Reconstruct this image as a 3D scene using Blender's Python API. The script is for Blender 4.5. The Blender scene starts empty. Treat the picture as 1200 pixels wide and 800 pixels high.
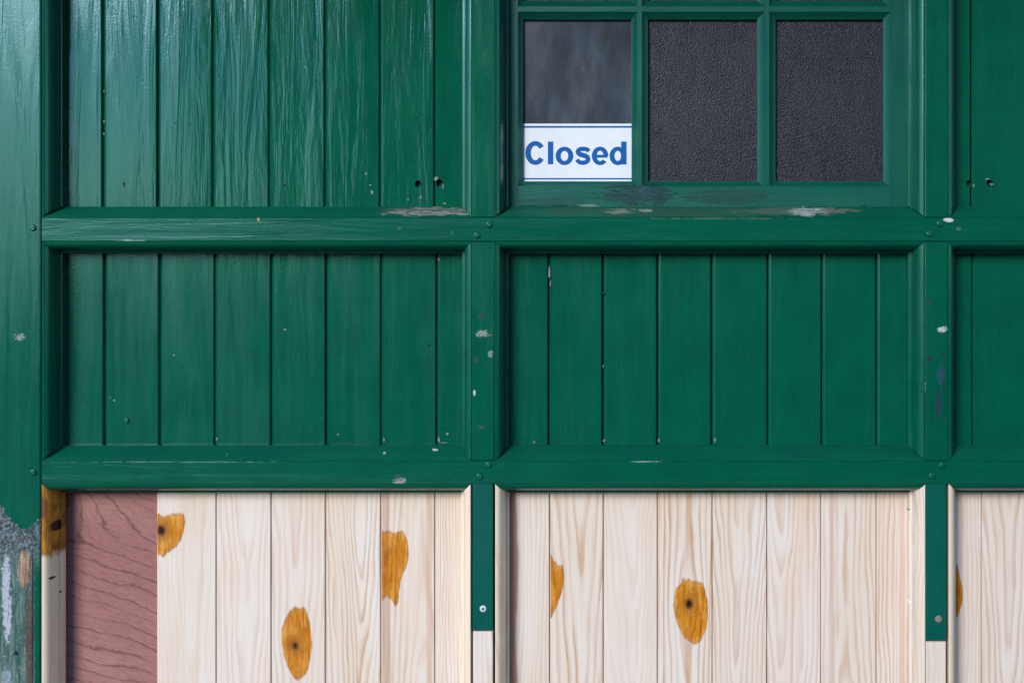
import bpy, bmesh, math, random
from mathutils import Vector
random.seed(11)
R = math.radians
SC = bpy.context.scene
C = SC.collection

# ---------------------------------------------------------------- units
# one unit "u" is 1.5 mm of wall; wall drawing: x to the right, y downwards, d = depth behind the front face
P = 0.0015
ZC = 1.35
def WX(x): return (x - 600) * P
def WZ(y): return ZC + (400 - y) * P
DIST, CX, CY = 1600.0, 720.0, 300.0
def ux(x, d): return CX + (x - CX) * (1 + d / DIST)      # sight-line survey -> place on a plane d behind the face
def uy(y, d): return CY + (y - CY) * (1 + d / DIST)

# ---------------------------------------------------------------- camera
cam = bpy.data.cameras.new('camera')
cam.lens = 36 * DIST / 1200
cam.sensor_width = 36
cam.shift_x = (600 - CX) / 1200
cam.shift_y = -(400 - CY) / 1200
cam.clip_end = 500
camo = bpy.data.objects.new('camera', cam)
camo.location = (WX(CX), -DIST * P, WZ(CY))
camo.rotation_euler = (R(90), 0, 0)
C.objects.link(camo)
SC.camera = camo

# ---------------------------------------------------------------- sky, sun, exposure
SUN_EL, SUN_AZ = 21, 27          # sun stands to the left of the viewer's back
w = bpy.data.worlds.new('World'); SC.world = w; w.use_nodes = True
wn = w.node_tree
sky = wn.nodes.new('ShaderNodeTexSky'); sky.sky_type = 'NISHITA'; sky.sun_disc = False
sky.sun_elevation = R(SUN_EL); sky.sun_rotation = R(180 + SUN_AZ)
sky.air_density = 1.0; sky.dust_density = 0.0; sky.ozone_density = 3.0
wn.links.new(sky.outputs[0], wn.nodes['Background'].inputs[0])
wn.nodes['Background'].inputs[1].default_value = 0.135
sl = bpy.data.lights.new('sun', 'SUN'); sl.energy = 1.3; sl.angle = R(20); sl.color = (1.0, 0.955, 0.91)
so = bpy.data.objects.new('sun', sl); C.objects.link(so)
sd = Vector((-math.sin(R(SUN_AZ)) * math.cos(R(SUN_EL)), -math.cos(R(SUN_AZ)) * math.cos(R(SUN_EL)), math.sin(R(SUN_EL))))
so.rotation_euler = sd.to_track_quat('Z', 'Y').to_euler()
so.location = sd * 20
SC.view_settings.view_transform = 'Standard'; SC.view_settings.look = 'None'
SC.view_settings.gamma = 1.0; SC.view_settings.use_curve_mapping = False
SC.view_settings.exposure = 1.30

# ---------------------------------------------------------------- shader helpers
class NT:
    def __init__(s, name):
        s.m = bpy.data.materials.new(name); s.m.use_nodes = True
        s.t = s.m.node_tree; s.b = s.t.nodes['Principled BSDF']
    def n(s, typ): return s.t.nodes.new(typ)
    def put(s, sock, v):
        if isinstance(v, bpy.types.NodeSocket): s.t.links.new(v, sock)
        elif v is not None: sock.default_value = v
    def math(s, op, a, b=None, c=None, clamp=False):
        x = s.n('ShaderNodeMath'); x.operation = op; x.use_clamp = clamp
        s.put(x.inputs[0], a); s.put(x.inputs[1], b)
        if c is not None: s.put(x.inputs[2], c)
        return x.outputs[0]
    def add(s, a, b): return s.math('ADD', a, b)
    def sub(s, a, b): return s.math('SUBTRACT', a, b)
    def mul(s, a, b): return s.math('MULTIPLY', a, b)
    def map(s, v, a, b, c=0.0, d=1.0, smooth=True):
        x = s.n('ShaderNodeMapRange'); x.interpolation_type = 'SMOOTHSTEP' if smooth else 'LINEAR'
        for i, q in enumerate((v, a, b, c, d)): s.put(x.inputs[i], q)
        return x.outputs[0]
    def comb(s, x, y, z):
        q = s.n('ShaderNodeCombineXYZ')
        for i, v in enumerate((x, y, z)): s.put(q.inputs[i], v)
        return q.outputs[0]
    def noise(s, vec, scale=1.0, detail=3.0, rough=0.55, dist=0.0):
        x = s.n('ShaderNodeTexNoise'); s.put(x.inputs['Vector'], vec)
        x.inputs['Scale'].default_value = scale; x.inputs['Detail'].default_value = detail
        x.inputs['Roughness'].default_value = rough; x.inputs['Distortion'].default_value = dist
        return x.outputs[0]
    def ramp(s, f, stops):
        x = s.n('ShaderNodeValToRGB'); s.put(x.inputs[0], f)
        e = x.color_ramp.elements
        while len(e) < len(stops): e.new(0.5)
        for q, (p, c) in zip(e, stops):
            q.position = p; q.color = (*c, 1)
        return x.outputs[0]
    def mix(s, f, a, b, mode='MIX'):
        x = s.n('ShaderNodeMix'); x.data_type = 'RGBA'; x.blend_type = mode
        s.put(x.inputs[0], f)
        for i, v in ((6, a), (7, b)):
            s.put(x.inputs[i], (*v, 1) if isinstance(v, tuple) else v)
        return x.outputs[2]
    def bump(s, h, strength, dist=0.001, normal=None):
        x = s.n('ShaderNodeBump'); x.inputs['Strength'].default_value = strength; x.inputs['Distance'].default_value = dist
        s.put(x.inputs['Height'], h)
        if normal is not None: s.put(x.inputs['Normal'], normal)
        return x.outputs[0]
    def wall_xy(s):
        """place on the wall in wall units (x right, y down, d inwards)"""
        g = s.n('ShaderNodeNewGeometry'); sp = s.n('ShaderNodeSeparateXYZ'); s.t.links.new(g.outputs['Position'], sp.inputs[0])
        x = s.add(s.mul(sp.outputs[0], 1 / P), 600.0)
        y = s.sub(400.0 + ZC / P, s.mul(sp.outputs[2], 1 / P))
        return x, y, s.mul(sp.outputs[1], 1 / P)
    def rnd(s):
        return s.n('ShaderNodeObjectInfo').outputs['Random']
    def blob(s, x, y, cx, cy, rx, ry, nz, amp=0.8, soft=0.35):
        a = s.math('POWER', s.math('ABSOLUTE', s.mul(s.sub(x, cx), 1 / rx)), 2.0)
        b = s.math('POWER', s.math('ABSOLUTE', s.mul(s.sub(y, cy), 1 / ry)), 2.0)
        r = s.add(s.add(a, b), s.mul(s.sub(nz, 0.5), amp * 2))
        return s.map(r, 1.0 + soft, 1.0 - soft)
    def amp(s, n, k): return s.add(0.5, s.mul(s.sub(n, 0.5), k))
    def out(s, base=None, rough=None, normal=None, spec=None):
        if base is not None: s.put(s.b.inputs['Base Color'], (*base, 1) if isinstance(base, tuple) else base)
        if rough is not None: s.put(s.b.inputs['Roughness'], rough)
        if normal is not None: s.put(s.b.inputs['Normal'], normal)
        if spec is not None: s.b.inputs['Specular IOR Level'].default_value = spec
        return s.m

GREEN = (0.0003, 0.088, 0.047)
def paint(name, horiz=False, wear=(), relief=1.0, rough=0.20, base=GREEN, specks=1.0, peel=False):
    t = NT(name); x, y, d = t.wall_xy(); r = t.mul(t.rnd(), 900.0)
    xs, ys = (t.add(x, r), y) if not horiz else (x, t.add(y, r))
    if not horiz:
        fine = t.noise(t.comb(t.mul(xs, 0.40), t.mul(ys, 0.018), r), 1, 3, 0.62, 0.6)
        mid = t.noise(t.comb(t.mul(xs, 0.055), t.mul(ys, 0.005), r), 1, 3, 0.55, 0.8)
    else:
        fine = t.noise(t.comb(t.mul(xs, 0.022), t.mul(ys, 0.45), r), 1, 3, 0.62, 0.6)
        mid = t.noise(t.comb(t.mul(xs, 0.006), t.mul(ys, 0.09), r), 1, 3, 0.6, 0.8)
    grit = t.noise(t.comb(xs, ys, r), 0.4, 2, 0.7)
    patch = t.noise(t.comb(xs, ys, r), 0.018, 3, 0.6)
    # colour of the old gloss: slightly yellower and bluer coats showing through
    col = t.mix(t.map(patch, 0.35, 0.68), base, (base[0], base[1] * 0.82, base[2] * 0.90))
    col = t.mix(t.mul(t.map(fine, 0.35, 0.7), 0.5), col, (base[0], base[1] * 1.14, base[2] * 1.06))
    ro = t.add(rough - 0.05, t.mul(t.map(mid, 0.3, 0.7), 0.10))
    ro = t.add(ro, t.mul(t.map(grit, 0.5, 0.75), 0.07))
    # tiny nibs and chips
    v = t.n('ShaderNodeTexVoronoi'); v.feature = 'F1'; v.inputs['Scale'].default_value = 0.034
    v.inputs['Randomness'].default_value = 1.0
    t.put(v.inputs['Vector'], t.comb(xs, t.mul(ys, 0.8), r))
    spn = t.noise(t.comb(xs, ys, r), 0.6, 3, 0.6)
    dd = t.add(v.outputs['Distance'], t.mul(t.sub(spn, 0.5), 0.06))
    pick = t.n('ShaderNodeSeparateColor'); t.t.links.new(v.outputs['Color'], pick.inputs[0])
    speck = t.mul(t.map(dd, 0.045, 0.02), t.math('GREATER_THAN', pick.outputs[0], 0.82))
    speck = t.mul(speck, specks)
    col = t.mix(t.mul(speck, 0.55), col, t.mix(pick.outputs[1], (0.02, 0.05, 0.045), (0.22, 0.38, 0.33)))
    h = t.add(t.mul(fine, 0.26 * relief), t.mul(mid, 2.6 * relief))
    h = t.add(h, t.mul(grit, 0.16))
    if wear:
        nzs = {True: t.amp(t.noise(t.comb(t.mul(x, 0.07), t.mul(y, 0.36), 3.3), 1.0, 6, 0.8), 5.0), False: t.amp(t.noise(t.comb(t.mul(x, 0.26), t.mul(y, 0.36), 3.3), 1.0, 5, 0.8), 5.0)}
    for (wx, wy, rx, ry, c, amp, amt) in wear:
        wide = rx > 2.5 * ry
        nz = nzs[wide]
        m = t.mul(t.blob(x, y, wx, wy, rx, ry, nz, amp * 1.3, 0.22), amt)
        col = t.mix(m, col, c); ro = t.add(ro, t.mul(m, 0.35))
    if peel:
        # lower part of the post: old coats worn through in layers
        n1 = t.amp(t.noise(t.comb(x, y, 1.0), 0.13, 6, 0.75), 1.8); n2 = t.amp(t.noise(t.comb(x, t.mul(y, 0.30), 5.0), 0.42, 6, 0.8), 1.9)
        n3 = t.amp(t.noise(t.comb(x, y, 9.0), 0.30, 5, 0.72), 1.9); n4 = t.amp(t.noise(t.comb(x, t.mul(y, 0.10), 2.0), 0.30, 5, 0.7), 1.7)
        edge = t.add(t.mul(t.math('POWER', t.math('ABSOLUTE', t.mul(t.sub(x, 30.0), 1 / 32.0)), 2.0), -34.0), 619.0)
        edge = t.add(edge, t.mul(t.sub(n1, 0.5), 24.0))
        off = t.sub(y, edge)
        loss = t.map(off, -0.5, 0.8)
        strip = t.map(t.add(x, t.mul(t.sub(n2, 0.5), 7.0)), 40.0, 40.8)           # green edge left on the arris
        strip = t.mul(strip, t.map(t.add(y, t.mul(n3, 50.0)), 660, 700, 0.25, 1.0))
        under = t.mix(t.map(n4, 0.30, 0.72), (0.025, 0.075, 0.055), (0.14, 0.20, 0.165))
        under = t.mix(t.mul(t.map(n2, 0.60, 0.72), 0.85), under, (0.022, 0.040, 0.036))
        under = t.mix(t.mul(t.map(n3, 0.66, 0.80), 0.7), under, (0.30, 0.36, 0.34))
        zone = t.map(t.add(y, t.mul(n1, 40.0)), 690, 655)
        gritc = t.mix(t.map(n3, 0.40, 0.60), (0.014, 0.016, 0.018), (0.17, 0.21, 0.24))
        gritc = t.mix(t.map(n2, 0.52, 0.68), gritc, (0.14, 0.075, 0.045)); gritc = t.mix(t.map(n1, 0.55, 0.75, 0, 0.8), gritc, (0.02, 0.05, 0.042))
        under = t.mix(t.mul(zone, 0.92), under, gritc)
        white = t.blob(x, y, t.add(8.0, t.mul(t.sub(n1, 0.5), 12.0)), 702.0, 4.8, 54.0, n2, 0.55, 0.12)
        under = t.mix(t.mul(white, t.map(t.mul(t.add(n3, n4), 0.5), 0.30, 0.52, 0.12, 1.0)), under, (0.42, 0.44, 0.48))
        white2 = t.blob(x, y, 8.0, 800.0, 6.0, 20.0, n2, 0.9, 0.2); under = t.mix(t.mul(white2, n3), under, (0.36, 0.41, 0.48))
        brown = t.blob(x, y, 29.0, 667.0, 7.5, 22.0, n2, 0.75, 0.12); under = t.mix(brown, under, t.mix(t.map(n4, 0.3, 0.7), (0.13, 0.065, 0.035), (0.46, 0.30, 0.19)))
        brown2 = t.blob(x, y, 35.0, 755.0, 4.2, 62.0, n2, 1.0, 0.15); under = t.mix(t.mul(brown2, 0.9), under, t.mix(n3, (0.02, 0.012, 0.01), (0.19, 0.08, 0.045)))
        seam = t.blob(x, y, t.add(38.5, t.mul(t.sub(n1, 0.5), 2.0)), 735.0, 1.2, 95.0, n2, 0.5, 0.3); under = t.mix(seam, under, (0.012, 0.012, 0.01))
        hole = t.blob(x, y, 19.0, 765.0, 3.0, 3.0, n3, 0.5, 0.3); under = t.mix(hole, under, (0.005, 0.005, 0.005))
        wr = t.map(t.math('ABSOLUTE', t.sub(off, 2.5)), 3.5, 0.8)
        under = t.mix(t.mul(wr, t.map(n3, 0.40, 0.58)), under, (0.015, 0.012, 0.012))
        lip = t.mul(t.map(t.math('ABSOLUTE', t.sub(off, 0.6)), 1.4, 0.3), t.map(n2, 0.45, 0.65)); under = t.mix(lip, under, (0.50, 0.56, 0.55))
        m = t.mul(loss, t.sub(1.0, strip))
        col = t.mix(m, col, under); ro = t.add(ro, t.mul(m, 0.5))
        h = t.sub(h, t.mul(m, 1.4)); h = t.add(h, t.mul(t.mul(m, n3), 1.0)); h = t.add(h, t.mul(t.mul(m, n2), 0.8))
    nrm = t.bump(h, 0.55, 0.0011)
    t.b.inputs['Specular Tint'].default_value = (0.55, 0.86, 1.0, 1)  # bluish sky sheen put into the paint's own highlight colour
    return t.out(col, ro, nrm, 0.55)

def pine(name, c=0.0, cx=600.0, dd=8.0, tilt=0.03, sp=5.0, contrast=1.0, knots=(), heart=(), amber=None, horiz=False, warm=0.0, seed=0.0, stain=None, dots=()):
    """freshly planed pine: growth rings cut by a flat face, bent round knots"""
    t = NT(name); x, y, d = t.wall_xy()
    xw = x
    for (kx_, ky_, kr) in knots:
        dx, dy = t.sub(x, kx_), t.sub(y, ky_)
        g = t.math('EXPONENT', t.mul(t.add(t.math('POWER', t.math('ABSOLUTE', t.mul(dx, 1 / 17.0)), 2.0), t.math('POWER', t.math('ABSOLUTE', t.mul(dy, 1 / 46.0)), 2.0)), -1.0))
        xw = t.sub(xw, t.mul(t.math('TANH', t.mul(dx, 0.16)), t.mul(g, kr * 2.6)))
    gx = t.sub(xw, cx + c)
    s0 = seed * 37.7
    lo = t.noise(t.comb(t.mul(gx, 0.025), t.mul(y, 0.0042), s0), 1, 2, 0.5)
    me = t.noise(t.comb(t.mul(gx, 0.10), t.mul(y, 0.010), s0 + 5), 1, 3, 0.55)
    rr = t.math('SQRT', t.add(t.mul(gx, gx), dd * dd))
    rr = t.add(rr, t.mul(y, tilt))
    rr = t.add(rr, t.mul(t.sub(lo, 0.5), 26.0)); rr = t.add(rr, t.mul(t.sub(me, 0.5), 6.0))
    kd = None
    for (kx, ky, kr) in knots:
        q = t.math('SQRT', t.add(t.math('POWER', t.math('ABSOLUTE', t.sub(x, kx)), 2.0), t.math('POWER', t.math('ABSOLUTE', t.mul(t.sub(y, ky), 0.8)), 2.0)))
        q = t.add(q, t.mul(t.sub(t.noise(t.comb(x, y, s0), 0.35, 3, 0.6), 0.5), kr * 0.9))
        kd = t.sub(q, kr) if kd is None else t.math('MINIMUM', kd, t.sub(q, kr))
    fr = t.math('FRACT', t.mul(rr, 1 / sp))
    ring = t.ramp(fr, [(0.0, (0.25,) * 3), (0.14, (0, 0, 0)), (0.45, (0.05,) * 3), (0.86, (1, 1, 1)), (0.95, (0.85,) * 3), (1.0, (0.25,) * 3)])
    vary = t.noise(t.comb(t.mul(gx, 0.06), t.mul(y, 0.003), s0 + 9), 1, 3, 0.6)
    amt = t.mul(t.map(vary, 0.30, 0.66, 0.20, 1.0), contrast)
    fib = t.noise(t.comb(t.mul(x, 0.9), t.mul(y, 0.018), s0 + 3), 1, 4, 0.7)
    early = (0.80, 0.66, 0.50) if warm > 1 else t.mix(t.map(lo, 0.3, 0.7), (0.76, 0.675, 0.60), (0.73 + warm * 0.03, 0.60, 0.485))
    col = t.mix(t.math('MINIMUM', t.mul(t.mul(ring, amt), 0.85), 1.0), early, (0.52, 0.275, 0.135))
    col = t.mix(t.mul(t.map(fib, 0.45, 0.75), 0.22), col, (0.50, 0.36, 0.26))
    for (hx, hw, amtv, hc) in heart:
        hm = t.map(t.math('ABSOLUTE', t.add(t.sub(x, hx), t.mul(t.sub(me, 0.5), hw * 1.6))), hw, hw * 0.45)
        col = t.mix(t.mul(hm, amtv), col, hc)
    alpha = None
    if amber:
        v2 = t.noise(t.comb(t.mul(x, 0.42), t.mul(y, 0.045), s0), 1, 4, 0.65)
        v3 = t.noise(t.comb(t.mul(x, 0.11), t.mul(y, 0.05), s0 + 2), 1, 3, 0.6)
        at = t.n('ShaderNodeAttribute'); at.attribute_name = 'cover'
        cov = at.outputs['Fac']
        thick = t.map(t.add(t.mul(cov, 0.45), t.mul(t.sub(v3, 0.5), 2.6)), 0.0, 0.8)
        thin_c = t.mix(1.0, col, (0.97, 0.54, 0.11), 'MULTIPLY'); full_c = t.mix(1.0, col, (0.82, 0.345, 0.014), 'MULTIPLY')
        col = t.mix(thick, thin_c, full_c)
        col = t.mix(t.map(v2, 0.44, 0.68, 0, 0.65), col, (0.27, 0.080, 0.006))
        alpha = t.map(t.add(cov, t.mul(t.sub(v2, 0.5), 0.7)), 0.12, 0.66)
    if stain:                                           # brushed knotting varnish on a strip: from the top down to stain[0]
        n = t.noise(t.comb(t.mul(x, 0.3), t.mul(y, 0.04), 2.0), 1, 3, 0.6)
        m = t.map(t.add(y, t.mul(t.sub(n, 0.5), 26.0)), stain[0] + 3, stain[0] - 5)
        sc = t.mix(t.map(n, 0.35, 0.65), (0.56, 0.245, 0.025), (0.24, 0.085, 0.012))
        col = t.mix(m, col, sc)
        k2 = t.blob(x, y, stain[1], stain[2], 3.2, 6.0, n, 0.5, 0.4); col = t.mix(k2, col, (0.035, 0.012, 0.006))
        k3 = t.blob(x, y, stain[1] - 9, stain[2] - 24, 4.0, 13.0, n, 0.9, 0.6); col = t.mix(k3, col, (0.22, 0.07, 0.03))
    for (px, py, pr, pc) in dots:
        n = t.noise(t.comb(x, y, 2.0), 0.6, 2, 0.6); col = t.mix(t.blob(x, y, px, py, pr, pr, n, 0.5, 0.4), col, pc)
    if kd is not None:
        col = t.mix(t.map(kd, 13.0, 1.0, 0, 0.55), col, (0.30, 0.10, 0.018))
        col = t.mix(t.map(kd, 4.0, 0.0, 0, 0.85), col, (0.11, 0.035, 0.010))
        col = t.mix(t.map(kd, 0.6, -1.2), col, (0.012, 0.006, 0.006))
    h = t.add(t.mul(ring, -0.25), t.mul(fib, 0.35))
    nrm = t.bump(h, 0.3, 0.0007)
    if alpha is not None: t.put(t.b.inputs['Alpha'], alpha)
    return t.out(col, 0.30 if amber else 0.56, nrm, 0.45 if amber else 0.28)

def plywood(name):
    t = NT(name); x, y, d = t.wall_xy()
    a = R(19)
    u = t.add(t.mul(x, math.cos(a)), t.mul(y, math.sin(a)))
    v = t.sub(t.mul(y, math.cos(a)), t.mul(x, math.sin(a)))
    lo = t.noise(t.comb(t.mul(u, 0.006), t.mul(v, 0.013), 4.4), 1, 2, 0.5)
    me = t.noise(t.comb(t.mul(u, 0.05), t.mul(v, 0.09), 1.4), 1, 5, 0.7)
    fi = t.noise(t.comb(t.mul(u, 0.07), t.mul(v, 0.8), 0.0), 1, 5, 0.75)
    # whorl at the top of the sheet
    q = t.math('SQRT', t.add(t.math('POWER', t.math('ABSOLUTE', t.mul(t.sub(x, 178.0), 0.62)), 2.0), t.add(t.math('POWER', t.math('ABSOLUTE', t.sub(y, 566.0)), 2.0), 60.0)))
    wf = t.map(y, 575, 650, 1.0, 0.0)
    f = t.add(t.mul(t.mul(q, wf), 0.9), t.mul(v, 0.9))
    f = t.add(f, t.mul(t.sub(lo, 0.5), 36.0)); f = t.add(f, t.mul(t.sub(me, 0.5), 9.0)); f = t.add(f, t.mul(t.sub(fi, 0.5), 5.0))
    fr = t.math('FRACT', t.mul(f, 1 / 13.0))
    line = t.ramp(fr, [(0.0, (1, 1, 1)), (0.06, (0.35,) * 3), (0.13, (0, 0, 0)), (0.9, (0, 0, 0)), (0.95, (0.5,) * 3), (1.0, (1, 1, 1))])
    pick = t.map(t.noise(t.comb(t.mul(u, 0.010), t.mul(v, 0.05), 7.0), 1, 3, 0.6), 0.34, 0.58, 0.15, 1.0)
    f2 = t.math('FRACT', t.mul(f, 1 / 4.6))
    line2 = t.ramp(f2, [(0.0, (1, 1, 1)), (0.2, (0.3,) * 3), (0.6, (0, 0, 0)), (0.93, (0.1,) * 3), (1.0, (1, 1, 1))])
    col = t.mix(t.map(lo, 0.25, 0.75), (0.41, 0.200, 0.175), (0.34, 0.150, 0.128))
    col = t.mix(t.mul(t.mul(line, pick), 0.78), col, (0.070, 0.018, 0.022))
    col = t.mix(t.mul(t.mul(line2, t.map(me, 0.4, 0.65)), 0.30), col, (0.10, 0.035, 0.035))
    col = t.mix(t.mul(t.map(fi, 0.42, 0.66), 0.6), col, (0.17, 0.062, 0.060))
    h = t.mul(fi, 0.5)
    return t.out(col, 0.62, t.bump(h, 0.4, 0.0006), 0.25)

def glass(name, obscured):
    t = NT(name); x, y, d = t.wall_xy()
    lo = t.noise(t.comb(x, t.mul(y, 0.35), 2.0), 0.03, 4, 0.65)
    if obscured:
        v = t.n('ShaderNodeTexVoronoi'); v.inputs['Scale'].default_value = 0.72
        n = t.noise(t.comb(x, y, 0.0), 0.4, 3, 0.6)
        t.put(v.inputs['Vector'], t.comb(t.add(x, t.mul(n, 2.0)), t.add(y, t.mul(n, 2.0)), 0.0))
        h = t.add(v.outputs['Distance'], t.mul(n, 0.5))
        col = t.mix(t.map(lo, 0.3, 0.7), (0.012, 0.014, 0.019), (0.022, 0.023, 0.030))
        return t.out(col, 0.26, t.bump(h, 0.8, 0.0007), 0.30)
    sm = t.noise(t.comb(t.mul(x, 0.05), t.mul(y, 0.012), 6.0), 1, 4, 0.6)
    col = t.mix(t.map(lo, 0.3, 0.75), (0.030, 0.038, 0.047), (0.062, 0.074, 0.095))
    col = t.mix(t.map(sm, 0.45, 0.75, 0, 0.6), col, (0.05, 0.075, 0.115))
    g = t.noise(t.comb(x, y, 3.0), 0.5, 3, 0.6)
    col = t.mix(t.map(g, 0.72, 0.8, 0, 0.7), col, (0.25, 0.27, 0.3))
    return t.out(col, t.add(0.13, t.mul(lo, 0.25)), t.bump(lo, 0.1, 0.001), 0.5)

def plain(name, col, rough, spec=0.4, var=0.25, scale=0.2):
    t = NT(name); x, y, d = t.wall_xy()
    n = t.noise(t.comb(x, y, d), scale, 4, 0.65)
    c2 = tuple(v * (1 - var) for v in col)
    return t.out(t.mix(t.map(n, 0.3, 0.7), col, c2), rough, t.bump(n, 0.15, 0.0005), spec)

# ---------------------------------------------------------------- mesh helpers
def finish(name, verts, faces, mat, parent=None, angle=28, mats=None, midx=None):
    n = len(verts)
    lo = Vector([min(v[i] for v in verts) for i in range(3)]); hi = Vector([max(v[i] for v in verts) for i in range(3)])
    c = (lo + hi) / 2
    me = bpy.data.meshes.new(name)
    me.from_pydata([tuple(Vector(v) - c) for v in verts], [], faces)
    bm = bmesh.new(); bm.from_mesh(me); bmesh.ops.recalc_face_normals(bm, faces=bm.faces); bm.to_mesh(me); bm.free()
    for p in me.polygons: p.use_smooth = True
    me.set_sharp_from_angle(angle=R(angle))
    for m in (mats or [mat]): me.materials.append(m)
    if midx:
        for p, k in zip(me.polygons, midx): p.material_index = k
    o = bpy.data.objects.new(name, me); C.objects.link(o)
    base = Vector((0, 0, 0))
    if parent is not None:
        o.parent = parent; base = parent['_w'] if '_w' in parent else base
        base = Vector(base)
    o.location = c - base
    o['_w'] = list(c)
    return o
def V(x, y, d): return (WX(x), d * P, WZ(y))

def member(name, x0, x1, y0, y1, d0, d1, mat, parent, bev=0.9):
    """a planed timber with eased front arrises"""
    b = bev
    f = [V(x0 + b, y0 + b, d0), V(x1 - b, y0 + b, d0), V(x1 - b, y1 - b, d0), V(x0 + b, y1 - b, d0)]
    m = [V(x0, y0, d0 + b), V(x1, y0, d0 + b), V(x1, y1, d0 + b), V(x0, y1, d0 + b)]
    k = [V(x0, y0, d1), V(x1, y0, d1), V(x1, y1, d1), V(x0, y1, d1)]
    F = [(0, 1, 2, 3), (8, 11, 10, 9)]
    for i in range(4):
        j = (i + 1) % 4
        F += [(i, i + 4, j + 4, j), (i + 4, i + 8, j + 8, j + 4)]
    return finish(name, f + m + k, F, mat, parent, 20)

def prism(name, prof, y0, y1, mat, parent, angle=28):
    """profile (x, d) closed loop, run upright from y0 to y1"""
    n = len(prof)
    v = [V(x, y0, d) for x, d in prof] + [V(x, y1, d) for x, d in prof]
    F = [tuple(range(n)), tuple(range(2 * n - 1, n - 1, -1))]
    for i in range(n):
        j = (i + 1) % n
        F.append((i, j, j + n, i + n))
    return finish(name, v, F, mat, parent, angle)

FOOT = 31.5
def ovolo():
    p = [(0.0, 37.2), (0.0, 1.6), (0.7, 0.9)]
    for i in range(1, 10):
        a = R(90) * i / 9
        p.append((0.7 + 9.6 * math.sin(a), 0.9 + 21.5 * (1 - math.cos(a))))
    p += [(10.5, 24.6), (13.2, 25.2), (14.0, 26.0), (14.0, 37.2)]
    return p
def slope():
    return [(0.0, 37.2), (0.0, 1.4), (0.6, 0.8), (1.6, 1.8), (12.6, 29.0), (14.0, 31.0), (14.0, 37.2)]
def mould(name, side, rect, prof, mat, parent, gap=0.22):
    x0, x1, y0, y1 = rect
    A, B = [], []
    for u, d in prof:
        g = u + gap
        if side == 'l': A.append(V(x0 + u, y0 + g, d)); B.append(V(x0 + u, y1 - g, d))
        if side == 'r': A.append(V(x1 - u, y0 + g, d)); B.append(V(x1 - u, y1 - g, d))
        if side == 't': A.append(V(x0 + g, y0 + u, d)); B.append(V(x1 - g, y0 + u, d))
        if side == 'b': A.append(V(x0 + g, y1 - u, d)); B.append(V(x1 - g, y1 - u, d))
    n = len(prof); F = [tuple(range(n)), tuple(range(2 * n - 1, n - 1, -1))]
    for i in range(n):
        j = (i + 1) % n; F.append((i, j, j + n, i + n))
    return finish(name, A + B, F, mat, parent, 24)

BD = 38.0        # boards lie this far behind the front face
BT = 6.5
def board(name, x0, x1, y0, y1, mat, parent, rng, holes=(), cl=3.2, cr=1.4, cup=0.28, plain_left=False):
    dz = rng.uniform(-0.25, 0.35) if cup > 0.1 else 0.0
    g = rng.uniform(0.35, 0.85) if cup > 0.1 else rng.uniform(0.2, 0.4)
    a, b = x0 + g, x1 - g
    tl = rng.uniform(-cup, cup)
    k = 6; bow = rng.uniform(-cup, cup)
    prof = [(a, BD + BT)]
    if plain_left: prof.append((a, BD + dz + 0.3)); fl = a + 0.4
    else: prof.append((a, BD + 2.6 + dz)); fl = a + cl
    fr = b - cr
    for i in range(k + 1):
        q = i / k
        prof.append((fl + (fr - fl) * q, BD + dz + tl * (q - 0.5) + bow * (4 * q * (1 - q)) * 0.8))
    prof += [(b, BD + 2.4 + dz), (b, BD + BT)]
    o = prism(name, prof, y0, y1, mat, parent, 20)
    for (hx, hy, hr) in holes:
        if a - hr < hx < b + hr: drill(o, hx, hy, hr, rng)
    return o

def drill(o, hx, hy, hr, rng):
    v, n = [], 14
    for dd in (-10, 80):
        for i in range(n):
            a = 2 * math.pi * i / n; rr = hr * (1 + 0.10 * math.sin(3 * a + hx))
            v.append(V(hx + rr * math.cos(a), hy + rr * math.sin(a), dd))
    F = [tuple(range(n)), tuple(range(2 * n - 1, n - 1, -1))] + [(i, (i + 1) % n, (i + 1) % n + n, i + n) for i in range(n)]
    c = finish('drill', v, F, None, None)
    c.data.materials.clear()
    m = o.modifiers.new('drill', 'BOOLEAN'); m.operation = 'DIFFERENCE'; m.object = c; m.solver = 'EXACT'
    bpy.context.view_layer.update()
    dg = bpy.context.evaluated_depsgraph_get()
    me = bpy.data.meshes.new_from_object(o.evaluated_get(dg))
    o.modifiers.clear(); old = o.data; o.data = me
    me.name = old.name
    for p in me.polygons: p.use_smooth = True
    me.set_sharp_from_angle(angle=R(20))
    bpy.data.objects.remove(c)

def screw(name, x, y, r, mat, parent, d=0.0, h=2.4, slot=True):
    v = [V(x, y, d - h)]; n = 14; rings = [(0.45, 1.0), (0.8, 0.85), (0.97, 0.45), (1.02, -0.2)]
    for q, hh in rings:
        for i in range(n):
            a = 2 * math.pi * i / n
            v.append(V(x + r * q * math.cos(a), y + r * q * math.sin(a), d - h * hh))
    if slot:                                       # shallow cross recess filled with paint
        v[0] = V(x, y, d - h * 0.55)
    F = [(0, 1 + i, 1 + (i + 1) % n) for i in range(n)]
    for k in range(len(rings) - 1):
        for i in range(n):
            j = (i + 1) % n; F.append((1 + k * n + i, 1 + (k + 1) * n + i, 1 + (k + 1) * n + j, 1 + k * n + j))
    return finish(name, v, F, mat, parent, 50)

def empty(name, loc, label, cat):
    o = bpy.data.objects.new(name, None); C.objects.link(o); o.location = loc
    o['label'] = label; o['category'] = cat; o['_w'] = list(loc); o.empty_display_size = 0.2
    return o

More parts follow.
